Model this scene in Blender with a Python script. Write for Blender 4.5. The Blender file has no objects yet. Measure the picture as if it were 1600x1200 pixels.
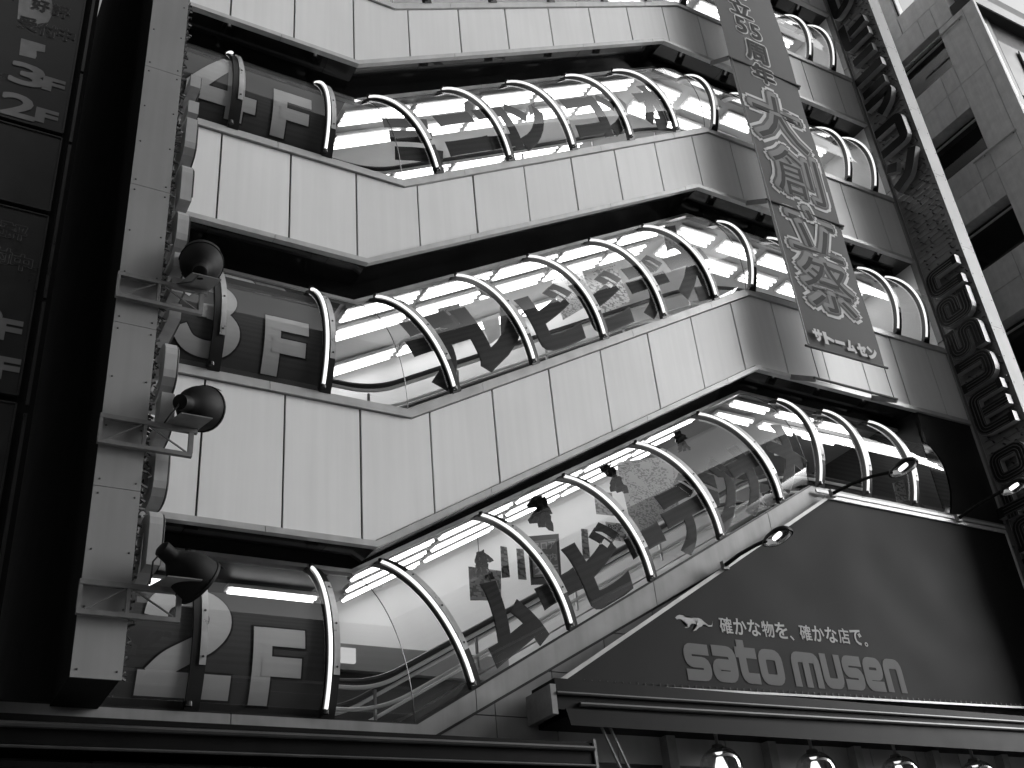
import bpy, bmesh, math, random
from mathutils import Vector, Matrix
random.seed(7)
S = bpy.context.scene
COL = S.collection
R_ = math.radians

# ---------------------------------------------------------------- camera
D, CH = 11.2, 1.6                       # metres to the facade plane (y = 0), eye height
YAW, PIT, ROL, FPX = 0.5647516, 0.5452171, 0.1003602, 1724.25
fw = Vector((math.sin(YAW)*math.cos(PIT), math.cos(YAW)*math.cos(PIT), math.sin(PIT)))
rt = fw.cross(Vector((0, 0, 1))).normalized(); dn = fw.cross(rt)
r2 = rt*math.cos(ROL) + dn*math.sin(ROL); d2 = dn*math.cos(ROL) - rt*math.sin(ROL)
CP = Vector((0, -D, CH))
cam = bpy.data.cameras.new('camera'); cam.sensor_width = 36; cam.lens = FPX/1600*36
cam.clip_start = 0.1; cam.clip_end = 3000
co = bpy.data.objects.new('camera', cam); COL.objects.link(co)
m3 = Matrix((r2, -d2, -fw)).transposed(); co.matrix_world = Matrix.Translation(CP) @ m3.to_4x4()
S.camera = co
S.render.resolution_x, S.render.resolution_y = 1024, 768

def ray(px, py): return r2*((px-800)/FPX) + d2*((py-600)/FPX) + fw
def onY(px, py, Y):
    d = ray(px, py); return CP + d*((Y+D)/d.y)
def onX(px, py, X):
    d = ray(px, py); return CP + d*(X/d.x)

# ---------------------------------------------------------------- world, sun, exposure
SUN_EL, SUN_AZ = R_(22), R_(113)
w = bpy.data.worlds.new('World'); S.world = w; w.use_nodes = True
nt = w.node_tree; bg = nt.nodes['Background']
sky = nt.nodes.new('ShaderNodeTexSky'); sky.sky_type = 'NISHITA'; sky.sun_disc = False
sky.sun_elevation = SUN_EL; sky.sun_rotation = SUN_AZ; sky.air_density = 1.0; sky.dust_density = 6; sky.ozone_density = 1
bw = nt.nodes.new('ShaderNodeRGBToBW')          # the photograph is black and white
nt.links.new(sky.outputs[0], bw.inputs[0]); nt.links.new(bw.outputs[0], bg.inputs[0])
bg.inputs[1].default_value = 0.115
sl = bpy.data.lights.new('sun', 'SUN'); sl.energy = 1.25; sl.angle = R_(36)
so = bpy.data.objects.new('sun', sl); COL.objects.link(so)
sd = Vector((math.sin(SUN_AZ)*math.cos(SUN_EL), math.cos(SUN_AZ)*math.cos(SUN_EL), math.sin(SUN_EL)))
so.rotation_euler = sd.to_track_quat('Z', 'Y').to_euler(); so.location = (-10, -30, 40)
vs = S.view_settings; vs.view_transform = 'Standard'; vs.look = 'None'; vs.exposure = 1.1; vs.gamma = 1
vs.use_curve_mapping = False

# ---------------------------------------------------------------- materials
def G(v): return (v, v, v, 1)
MAT = {}
def mat(name, base, rough=.5, metal=0., var=.15, scale=3., bump=0., spec=.5, rnd=0., emit=0., streak=0., gscale=None):
    m = bpy.data.materials.new(name); m.use_nodes = True; t = m.node_tree
    p = t.nodes['Principled BSDF']
    p.inputs['Base Color'].default_value = G(base); p.inputs['Roughness'].default_value = rough
    p.inputs['Metallic'].default_value = metal; p.inputs['Specular IOR Level'].default_value = spec
    if emit: p.inputs['Emission Color'].default_value = G(1); p.inputs['Emission Strength'].default_value = emit
    geo = t.nodes.new('ShaderNodeNewGeometry')
    last = None
    if var or streak or rnd:
        n = t.nodes.new('ShaderNodeTexNoise'); n.inputs['Scale'].default_value = scale; n.inputs['Detail'].default_value = 5
        t.links.new(geo.outputs['Position'], n.inputs['Vector'])
        mr = t.nodes.new('ShaderNodeMapRange'); mr.inputs['From Min'].default_value = .25; mr.inputs['From Max'].default_value = .75
        mr.inputs['To Min'].default_value = base*(1-var); mr.inputs['To Max'].default_value = base*(1+var)
        t.links.new(n.outputs['Fac'], mr.inputs['Value']); last = mr.outputs[0]
        # roughness wanders too
        mr2 = t.nodes.new('ShaderNodeMapRange'); mr2.inputs['To Min'].default_value = max(0, rough-.08); mr2.inputs['To Max'].default_value = min(1, rough+.08)
        t.links.new(n.outputs['Fac'], mr2.inputs['Value']); t.links.new(mr2.outputs[0], p.inputs['Roughness'])
    if streak:                                   # rain streaks: noise stretched along z
        mp = t.nodes.new('ShaderNodeMapping'); mp.inputs['Scale'].default_value = (9, 9, .35)
        t.links.new(geo.outputs['Position'], mp.inputs['Vector'])
        n2 = t.nodes.new('ShaderNodeTexNoise'); n2.inputs['Scale'].default_value = 1; n2.inputs['Detail'].default_value = 4
        t.links.new(mp.outputs[0], n2.inputs['Vector'])
        mr3 = t.nodes.new('ShaderNodeMapRange'); mr3.inputs['From Min'].default_value = .35; mr3.inputs['From Max'].default_value = .75
        mr3.inputs['To Min'].default_value = 1; mr3.inputs['To Max'].default_value = 1-streak
        t.links.new(n2.outputs['Fac'], mr3.inputs['Value'])
        mu = t.nodes.new('ShaderNodeMath'); mu.operation = 'MULTIPLY'; t.links.new(last, mu.inputs[0]); t.links.new(mr3.outputs[0], mu.inputs[1]); last = mu.outputs[0]
    if rnd:
        oi = t.nodes.new('ShaderNodeObjectInfo'); mr4 = t.nodes.new('ShaderNodeMapRange')
        mr4.inputs['To Min'].default_value = 1-rnd; mr4.inputs['To Max'].default_value = 1+rnd
        t.links.new(oi.outputs['Random'], mr4.inputs['Value'])
        mu = t.nodes.new('ShaderNodeMath'); mu.operation = 'MULTIPLY'; t.links.new(last, mu.inputs[0]); t.links.new(mr4.outputs[0], mu.inputs[1]); last = mu.outputs[0]
    if last: t.links.new(last, p.inputs['Base Color'])
    if bump:
        nb = t.nodes.new('ShaderNodeTexNoise'); nb.inputs['Scale'].default_value = scale*6; nb.inputs['Detail'].default_value = 4
        t.links.new(geo.outputs['Position'], nb.inputs['Vector'])
        b = t.nodes.new('ShaderNodeBump'); b.inputs['Strength'].default_value = bump; b.inputs['Distance'].default_value = .02
        t.links.new(nb.outputs['Fac'], b.inputs['Height']); t.links.new(b.outputs[0], p.inputs['Normal'])
    MAT[name] = m; return m
def glass(name, tint, f0, rough=0.0, bump=0.):
    m = bpy.data.materials.new(name); m.use_nodes = True; t = m.node_tree; t.nodes.clear()
    o = t.nodes.new('ShaderNodeOutputMaterial'); mx = t.nodes.new('ShaderNodeMixShader')
    tr = t.nodes.new('ShaderNodeBsdfTransparent'); tr.inputs[0].default_value = G(tint)
    gl = t.nodes.new('ShaderNodeBsdfGlossy'); gl.inputs['Roughness'].default_value = rough; gl.inputs[0].default_value = G(1)
    lw = t.nodes.new('ShaderNodeLayerWeight'); lw.inputs[0].default_value = .5
    pw = t.nodes.new('ShaderNodeMath'); pw.operation = 'POWER'; pw.inputs[1].default_value = 5
    ma = t.nodes.new('ShaderNodeMath'); ma.operation = 'MULTIPLY_ADD'; ma.inputs[1].default_value = 1-f0; ma.inputs[2].default_value = f0
    t.links.new(lw.outputs['Facing'], pw.inputs[0]); t.links.new(pw.outputs[0], ma.inputs[0]); t.links.new(ma.outputs[0], mx.inputs[0])
    t.links.new(tr.outputs[0], mx.inputs[1]); t.links.new(gl.outputs[0], mx.inputs[2]); t.links.new(mx.outputs[0], o.inputs[0])
    if bump:
        g = t.nodes.new('ShaderNodeNewGeometry'); n = t.nodes.new('ShaderNodeTexNoise'); n.inputs['Scale'].default_value = 1.3
        t.links.new(g.outputs['Position'], n.inputs['Vector'])
        b = t.nodes.new('ShaderNodeBump'); b.inputs['Strength'].default_value = bump; b.inputs['Distance'].default_value = .05
        t.links.new(n.outputs['Fac'], b.inputs['Height']); t.links.new(b.outputs[0], gl.inputs['Normal']); t.links.new(b.outputs[0], lw.inputs['Normal'])
    MAT[name] = m
def emis(name, s):
    m = bpy.data.materials.new(name); m.use_nodes = True; t = m.node_tree; t.nodes.clear()
    o = t.nodes.new('ShaderNodeOutputMaterial'); e = t.nodes.new('ShaderNodeEmission'); e.inputs[0].default_value = G(1); e.inputs[1].default_value = s
    t.links.new(e.outputs[0], o.inputs[0]); MAT[name] = m
def printed(name, paper, ink, scale=14., rough=.5, rows=26.):
    """a printed sheet: rows of small illegible type and pictures"""
    m = mat(name, paper, rough, var=0.); t = m.node_tree; p = t.nodes['Principled BSDF']
    tc = t.nodes.new('ShaderNodeTexCoord'); mp = t.nodes.new('ShaderNodeMapping'); mp.inputs['Scale'].default_value = (scale, scale, rows)
    t.links.new(tc.outputs['Object'], mp.inputs['Vector'])
    n = t.nodes.new('ShaderNodeTexVoronoi'); n.inputs['Scale'].default_value = 1; n.distance = 'CHEBYCHEV'; t.links.new(mp.outputs[0], n.inputs['Vector'])
    n2 = t.nodes.new('ShaderNodeTexNoise'); n2.inputs['Scale'].default_value = 3; t.links.new(tc.outputs['Object'], n2.inputs['Vector'])
    gt = t.nodes.new('ShaderNodeMath'); gt.operation = 'GREATER_THAN'; gt.inputs[1].default_value = .47; t.links.new(n.outputs['Distance'], gt.inputs[0])
    g2 = t.nodes.new('ShaderNodeMath'); g2.operation = 'GREATER_THAN'; g2.inputs[1].default_value = .42; t.links.new(n2.outputs['Fac'], g2.inputs[0])
    mu = t.nodes.new('ShaderNodeMath'); mu.operation = 'MULTIPLY'; t.links.new(gt.outputs[0], mu.inputs[0]); t.links.new(g2.outputs[0], mu.inputs[1])
    mr = t.nodes.new('ShaderNodeMapRange'); mr.inputs['To Min'].default_value = paper; mr.inputs['To Max'].default_value = ink
    t.links.new(mu.outputs[0], mr.inputs['Value']); t.links.new(mr.outputs[0], p.inputs['Base Color'])

mat('panel', .72, .42, var=.05, scale=.7, rnd=.035, streak=.07, bump=.02)
mat('trim', .50, .35, metal=.3, var=.12, scale=4, streak=.1)
mat('black', .012, .5, var=.3)
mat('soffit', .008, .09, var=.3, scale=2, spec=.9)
mat('stringer', .24, .4, metal=.2, var=.12, scale=3, streak=.15)  # darker copy of trim: shade low on the front is put into the colour
mat('tile', .22, .5, var=.08, scale=2, rnd=.05, streak=.1)  # tone lowered too, shade below the glass put into the colour
mat('rib', .55, .3, metal=.5, var=.12, scale=8)
mat('gasket', .012, .35, var=.2)
mat('film', .065, .6, var=.1, scale=2, spec=.2)
mat('numeral', .5, .6, var=.08, scale=2)
mat('letter', .016, .6, var=.1, scale=2, spec=.2)
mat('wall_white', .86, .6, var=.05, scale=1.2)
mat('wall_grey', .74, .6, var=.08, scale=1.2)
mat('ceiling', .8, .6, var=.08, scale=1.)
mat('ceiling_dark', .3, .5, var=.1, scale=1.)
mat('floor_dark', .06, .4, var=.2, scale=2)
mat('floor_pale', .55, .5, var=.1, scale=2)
mat('blade_front_right', .17, .5, var=.07, scale=1.5, streak=.1)  # blade_front darkened for the right sign, offsetting its stronger light in the colour
mat('housing', .6, .4, var=.05)
mat('handrail', .015, .35, var=.2)
mat('steel', .45, .3, metal=.8, var=.15, scale=6)
mat('blade_front', .21, .5, var=.07, scale=1.5, streak=.1)
mat('blade_side', .006, .7, var=.3, scale=1.5, spec=.15)
mat('blade_face', .16, .55, var=.25, scale=4, streak=.15, bump=.1)
mat('letter_side', .33, .4, var=.1, scale=5, streak=.15)
mat('letter_black', .006, .5, var=.3, spec=.12)
mat('neon_off', .06, .3, var=.1)
mat('neon_grid', .16, .3, var=.1)
mat('rivet', .03, .5, var=.1)
mat('banner', .13, .85, var=.06, scale=2, spec=.15)
mat('banner_light', .6, .85, var=.06, scale=2, spec=.15)
mat('banner_mid', .24, .85, var=.06, scale=2, spec=.15)
mat('banner_dark', .05, .85, var=.06, scale=2, spec=.15)
mat('board', .006, .7, var=.1, scale=1.2, spec=.15)
mat('board_letter', .12, .7, var=.06, spec=.2)
mat('board_white', .42, .7, var=.06, spec=.2)
mat('ledge', .003, .5, var=.3, scale=3, spec=.1)
mat('ledge_trim', .04, .35, metal=.4, var=.3, scale=3)
mat('stone', .74, .7, var=.12, scale=5, rnd=.06, streak=.14, bump=.1)
mat('mortar', .14, .8, var=.1)
mat('window_frame', .03, .4, var=.1, spec=.2)
mat('white_frame', .75, .4, var=.05)
mat('spot_body', .005, .6, var=.25, scale=8, spec=.12)
mat('bracket', .16, .45, metal=.2, var=.2, scale=9)
mat('reflector', .8, .15, metal=1., var=.05)
mat('dark_wall', .008, .7, var=.3, scale=1., spec=.2)
mat('sign_face', .022, .3, var=.15, scale=3)
mat('sign_letter', .18, .4, var=.15, scale=4)
mat('sign_patch', .2, .5, var=.2, scale=6)
mat('sign_frame', .05, .3, metal=.5, var=.2, scale=6)
mat('foil', .10, .22, metal=.6, var=.4, scale=14, bump=.5)
mat('paper', .55, .6, var=.08, scale=4)
mat('paper_grey', .22, .5, var=.2, scale=5)
mat('ink', .05, .5, var=.1)
mat('skin', .45, .6, var=.05)
printed('poster_light', .55, .20); printed('poster_grey', .30, .13); printed('poster_fine', .48, .25, 26., .5, 46.)
mat('opposite', .10, .7, var=.15, scale=.5, streak=.1)
mat('opposite_pale', .35, .7, var=.15, scale=.5, streak=.1)
mat('asphalt', .08, .85, var=.25, scale=4, bump=.3)
mat('pavement', .42, .8, var=.2, scale=3, bump=.15)
mat('paint', .7, .6, var=.15, scale=5)
mat('ground', .10, .9, var=.2, scale=.2)
glass('tube_glass', .88, .085, 0., bump=.012)
glass('window_glass', .5, .07, .01, bump=.05)
glass('sky_pane', .02, .85, .02, bump=.03)
glass('bulb_glass', .7, .12, .0)
emis('tube_light', 3.0); mat('neon_on', .7, .3, var=.05, emit=.45); emis('bulb_on', 1.0); emis('shop_light', .3)

# ---------------------------------------------------------------- mesh helpers
class MB:
    def __init__(s): s.v = []; s.f = []
    def add(s, vs, fs):
        k = len(s.v); s.v += [tuple(p) for p in vs]; s.f += [tuple(i+k for i in f) for f in fs]; return s
    def box(s, x0, x1, y0, y1, z0, z1):
        return s.add([(x0,y0,z0),(x1,y0,z0),(x1,y1,z0),(x0,y1,z0),(x0,y0,z1),(x1,y0,z1),(x1,y1,z1),(x0,y1,z1)],
                     [(0,3,2,1),(4,5,6,7),(0,1,5,4),(1,2,6,5),(2,3,7,6),(3,0,4,7)])
    def prism_y(s, poly, y0, y1):
        """polygon of (x,z), counter-clockwise seen from -y, thickened from y0 (front) to y1"""
        n = len(poly)
        return s.add([(x,y0,z) for x,z in poly]+[(x,y1,z) for x,z in poly],
                     [tuple(range(n)), tuple(range(2*n-1, n-1, -1))]+[(i, i+n, (i+1)%n+n, (i+1)%n) for i in range(n)])
    def bar(s, a, b, wx, wz, up=(0,0,1)):
        a, b = Vector(a), Vector(b); d = (b-a).normalized(); u = Vector(up)
        if abs(d.dot(u)) > .98: u = Vector((1,0,0))
        sd = d.cross(u).normalized(); u = sd.cross(d).normalized()
        q = [sd*sx*wx/2+u*sz*wz/2 for sx, sz in ((-1,-1),(1,-1),(1,1),(-1,1))]
        return s.add([a+p for p in q]+[b+p for p in q], [(0,1,2,3),(7,6,5,4)]+[(i,i+4,(i+1)%4+4,(i+1)%4) for i in range(4)])
    def tube(s, pts, r, n=8, closed=False):
        pts = [Vector(p) for p in pts]; m = len(pts); vs = []; fs = []; prev = None
        for i, p in enumerate(pts):
            if closed: d = pts[(i+1)%m]-pts[i-1]
            else: d = pts[min(i+1,m-1)]-pts[max(i-1,0)]
            d.normalize()
            if prev is None:
                u = d.orthogonal().normalized()
            else:
                u = prev - d*prev.dot(d); u.normalize()
            prev = u; v = d.cross(u)
            rr = r[i] if isinstance(r, (list, tuple)) else r
            vs += [p+(u*math.cos(2*math.pi*k/n)+v*math.sin(2*math.pi*k/n))*rr for k in range(n)]
        for i in range(m if closed else m-1):
            j = (i+1) % m
            fs += [(i*n+k, i*n+(k+1)%n, j*n+(k+1)%n, j*n+k) for k in range(n)]
        if not closed: fs += [tuple(range(n-1,-1,-1)), tuple((m-1)*n+k for k in range(n))]
        return s.add(vs, fs)
    def lathe(s, prof, o, ax, n=24):
        """prof: list of (radius, distance along the axis)"""
        o = Vector(o); ax = Vector(ax).normalized(); u = ax.orthogonal().normalized(); v = ax.cross(u); vs = []; fs = []
        for r, t in prof: vs += [o+ax*t+(u*math.cos(2*math.pi*k/n)+v*math.sin(2*math.pi*k/n))*r for k in range(n)]
        for i in range(len(prof)-1): fs += [(i*n+k, i*n+(k+1)%n, (i+1)*n+(k+1)%n, (i+1)*n+k) for k in range(n)]
        return s.add(vs, fs)
    def build(s, name, m, parent=None, smooth=False):
        me = bpy.data.meshes.new(name); me.from_pydata(s.v, [], s.f); me.update()
        bm = bmesh.new(); bm.from_mesh(me)
        bm.to_mesh(me); bm.free()
        if smooth:
            for p in me.polygons: p.use_smooth = True
            me.set_sharp_from_angle(angle=R_(40))
        me.materials.append(MAT[m])
        o = bpy.data.objects.new(name, me); COL.objects.link(o)
        if parent: 
            o.parent = parent
            o.matrix_parent_inverse = Matrix.Translation(base_of(parent)).inverted()
        return o
BASE = {}
def base_of(o):
    return BASE.get(o.name, Vector((0,0,0)))     # parts of an Empty sit in world space, sub-parts of a mesh too
def thing(name, label, cat, loc, group=None):
    o = bpy.data.objects.new(name, None); COL.objects.link(o); o.location = loc; o.empty_display_size = .2
    BASE[o.name] = Vector(loc); o['label'] = label; o['category'] = cat
    if group: o['group'] = group
    return o
def tag(o, label, cat, group=None):
    o['label'] = label; o['category'] = cat
    if group: o['group'] = group
    return o
def small(o): o['kind'] = 'stuff'; return o       # too small to pick apart singly
def struct(o): o['kind'] = 'structure'; return o

def recentre(o):
    """object origin to the middle of its mesh, so that object texture space is local"""
    me = o.data; c = sum((v.co for v in me.vertices), Vector())/len(me.vertices)
    me.transform(Matrix.Translation(-c)); o.location = o.location + c
    return o

# text as 2-D triangles fitted to a box of size (w, h), centred on 0
TC = {}
def text2d(body, off=0.):
    k = (body, off)
    if k in TC: return TC[k]
    c = bpy.data.curves.new('text', 'FONT'); c.body = body; c.offset = off; c.resolution_u = 3
    o = bpy.data.objects.new('text', c); COL.objects.link(o)
    dg = bpy.context.evaluated_depsgraph_get(); dg.update()
    me = bpy.data.meshes.new_from_object(o.evaluated_get(dg))
    vs = [(v.co.x, v.co.y) for v in me.vertices]; fs = [tuple(p.vertices) for p in me.polygons]
    bpy.data.objects.remove(o); bpy.data.curves.remove(c); bpy.data.meshes.remove(me)
    TC[k] = (vs, fs); return TC[k]
def fitted(body, w, h, off=0.):
    """the plain glyph fills w x h; its emboldening comes on top"""
    b0, _ = text2d(body, 0.); vs, fs = text2d(body, off)
    x0, x1 = min(p[0] for p in b0), max(p[0] for p in b0); y0, y1 = min(p[1] for p in b0), max(p[1] for p in b0)
    sx, sy = w/max(x1-x0, 1e-3), h/max(y1-y0, 1e-3)
    return [((x-(x0+x1)/2)*sx, (y-(y0+y1)/2)*sy) for x, y in vs], fs
def bold(vs, fs, r, n=10):
    """copies shifted round a circle: a clean bold for dense characters; each copy gets its own tiny depth step"""
    V = []; F = []
    for i in range(n+1):
        dx, dy = (r*math.cos(2*math.pi*i/n), r*math.sin(2*math.pi*i/n)) if i < n else (0, 0)
        k = len(V); V += [(x+dx, y+dy, i) for x, y in vs]; F += [tuple(j+k for j in f) for f in fs]
    return V, F
def flip_to(vs3, fs, n):
    out = []
    for f in fs:
        a, b, c = (Vector(vs3[f[i]]) for i in (0, 1, 2))
        out.append(f if (b-a).cross(c-a).dot(n) >= 0 else tuple(reversed(f)))
    return out
def text_flat(name, body, w, h, off, m, parent, fn, n, jit=0.):
    if off and (ord(body[0]) > 0x4e00 or body.isdigit()):
        vs, fs = fitted(body, w, h, 0.); vs, fs = bold(vs, fs, off*h)
        v3 = [Vector(fn(x, y))+Vector(n)*(.0002*i) for x, y, i in vs]
    else:
        vs, fs = fitted(body, w, h, off); v3 = [fn(x, y) for x, y in vs]
    return MB().add(v3, flip_to(v3, fs, Vector(n))).build(name, m, parent)

# thick stroke letters -------------------------------------------------
def rounded(pts, r, n=4, closed=False):
    out = []; m = len(pts); P = [Vector((p[0], p[1])) for p in pts]
    for i, p in enumerate(P):
        if not closed and i in (0, m-1): out.append(p); continue
        a, b = P[i-1], P[(i+1) % m]; da, db = (a-p), (b-p); rr = min(r, da.length*.49, db.length*.49)
        p0, p1 = p+da.normalized()*rr, p+db.normalized()*rr
        for k in range(n+1):
            t = k/n; out.append(p0*(1-t)**2 + p*2*t*(1-t) + p1*t*t)
    return out
def strip_sides(P, t, closed=False):
    m = len(P); L = []; Rr = []
    for i, p in enumerate(P):
        a = P[i-1] if (i > 0 or closed) else None; b = P[(i+1) % m] if (i < m-1 or closed) else None
        d1 = (p-a).normalized() if a is not None else None; d2_ = (b-p).normalized() if b is not None else None
        d1 = d1 if d1 is not None else d2_; d2_ = d2_ if d2_ is not None else d1
        n1 = Vector((-d1.y, d1.x)); n2 = Vector((-d2_.y, d2_.x)); n = (n1+n2)
        n = n.normalized() if n.length > 1e-6 else n1
        k = t/2/max(.5, n.dot(n1)); L.append(p+n*k); Rr.append(p-n*k)
    return L, Rr
def stroke_solid(mb, pts, t, fn, depth, r=.0, closed=False):
    """strip prism; fn(u, v, d) maps letter space and depth to 3-D"""
    P = rounded(pts, r, 4, closed) if r else [Vector(p) for p in pts]
    L, Q = strip_sides(P, t, closed); m = len(P)
    vs = []
    for l, q in zip(L, Q): vs += [fn(l.x, l.y, 0), fn(q.x, q.y, 0), fn(l.x, l.y, depth), fn(q.x, q.y, depth)]
    fs = []
    for i in range(m if closed else m-1):
        a, b = 4*i, 4*((i+1) % m)
        fs += [(a, a+1, b+1, b)]
        if depth: fs += [(a+2, b+2, b+3, a+3), (a, b, b+2, a+2), (a+1, a+3, b+3, b+1)]
    if depth and not closed: fs += [(0, 2, 3, 1), (4*m-4, 4*m-3, 4*m-1, 4*m-2)]
    mb.add(vs, fs)
# lower-case block alphabet, x-height 1: (width, [strokes], [closed loops])
T = .30; h_ = T/2
def ABC():
    W = .98; a, b = h_, W-h_; t, mdl = 1-h_, .5
    A = {}
    A['s'] = (W, [[(W-.02, t), (a, t), (a, mdl), (b, mdl), (b, h_), (.02, h_)]], [])
    A['a'] = (W, [[(.06, t), (b, t), (b, h_-.0), (a, h_), (a, mdl-.02), (b-h_, mdl-.02)]], [])
    A['t'] = (.78, [[(a+.05, 1.2), (a+.05, h_), (.78, h_)], [(a+.05+h_, t), (.78, t)], [(-.06, t), (a+.05-h_, t)]], [])
    A['o'] = (W, [], [[(a, t), (a, h_), (b, h_), (b, t)]])
    A['m'] = (1.36, [[(a, 0), (a, t), (1.36-h_, t), (1.36-h_, 0)], [(.68, t-h_), (.68, 0)]], [])
    A['u'] = (W, [[(a, 1), (a, h_), (b, h_), (b, 1)]], [])
    A['e'] = (W, [[(W-.05, h_), (a, h_), (a, t), (b, t), (b, mdl-.03), (a+h_, mdl-.03)]], [])
    A['n'] = (W, [[(a, 0), (a, t), (b, t), (b, 0)]], [])
    return A
ALPHA = ABC()

# ---------------------------------------------------------------- the ground
gm = MB().add([(-600,-600,0),(600,-600,0),(600,600,0),(-600,600,0)], [(0,1,2,3)]).build('ground', 'ground'); struct(gm)
rd = MB().add([(-300,-24,.004),(300,-24,.004),(300,-7.5,.004),(-300,-7.5,.004)], [(0,1,2,3)]).build('road', 'asphalt'); struct(rd)
for y in (-13.0, -18.6):
    mk = MB()
    for i in range(40): mk.add([(-80+i*4,y,.008),(-78+i*4,y,.008),(-78+i*4,y+.14,.008),(-80+i*4,y+.14,.008)], [(0,1,2,3)])
    mk.build('lane_marking', 'paint', rd)
pv = MB().box(-300,300,-7.5,-.3,0,.14).build('pavement', 'pavement'); struct(pv)
pv2 = MB().box(-300,300,-29.9,-24,0,.14).build('pavement', 'pavement'); struct(pv2)

# ---------------------------------------------------------------- the store
XL, XR = 2.02, 17.2
store = thing('store_building', 'pale panelled electronics store with curved glass escalator tubes zigzagging up its front', 'building', (9.5, 0, 0))
TAN15 = math.tan(R_(15)); SN, CS = .5, math.cos(R_(30))
class Line:                      # landing, 30 degree run, landing
    def __init__(s, zl, x1, x2, zr, xe=XR):
        s.zl, s.x1, s.x2, s.zr, s.xe = zl, x1, x2, zr, xe
        L = math.hypot(x2-x1, zr-zl); s.t = Vector(((x2-x1)/L, (zr-zl)/L)); s.n = Vector((-s.t.y, s.t.x)); s.tan2 = math.tan(math.atan2(zr-zl, x2-x1)/2)
    def z(s, x):
        if x <= s.x1: return s.zl
        if x >= s.x2: return s.zr
        return s.zl+(s.zr-s.zl)*(x-s.x1)/(s.x2-s.x1)
    def seg(s, x): return 0 if x < s.x1 else (1 if x < s.x2 else 2)
    def edge(s, x, h):           # point at height h square to the sill line above sill point x
        if x == s.x1 or x == s.x2: return (x - h*s.tan2, s.z(x)+h)
        if s.seg(x) == 1: return (x+s.n.x*h, s.z(x)+s.n.y*h)
        return (x, s.z(x)+h)
    def offset(s, h): 
        return Line(s.zl+h, s.x1-h*s.tan2, s.x2-h*s.tan2, s.zr+h, s.xe)
    def clip(s, xa, xb): return [(x, s.z(x)) for x in [xa]+[k for k in (s.x1, s.x2) if xa+.001 < k < xb-.001]+[xb]]
SILL = {2: Line(4.84, 5.38, 12.48, 8.95, 15.75), 3: Line(8.885, 5.46, 12.14, 12.74), 4: Line(12.86, 5.52, 12.09, 16.62), 5: Line(16.76, 5.50, 12.1, 20.26)}
LOW = {2: Line(6.88, 4.98, 11.95, 11.01), 3: Line(11.11, 4.94, 11.54, 14.87), 4: Line(15.0, 4.86, 11.5, 18.74), 5: Line(18.95, 4.86, 11.45, 22.4)}
RIBS = {2: [2.9, 4.35, 6.17, 7.63, 9.03, 10.42, 11.79, 12.72, 13.77, 14.88], 3: [2.9, 4.31, 6.19, 7.52, 8.86, 10.14, 11.37, 12.27, 13.5, 14.7, 15.9, 16.68],
        4: [2.95, 4.33, 6.16, 7.51, 8.83, 10.16, 11.34, 12.31, 13.5, 14.7, 15.91, 16.68], 5: [2.95, 4.33, 6.16, 7.51, 8.83, 10.16, 11.34, 12.31, 13.5, 14.7, 15.92, 16.64]}
HT = 1.9                                     # glass height measured square to the sill
def arc(h): return 1.23-math.sqrt(max(1.4**2-(h-.68)**2, .01))
HS = [HT*i/16 for i in range(17)]
JX = [2.82+.985*k for k in range(15)]

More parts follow.
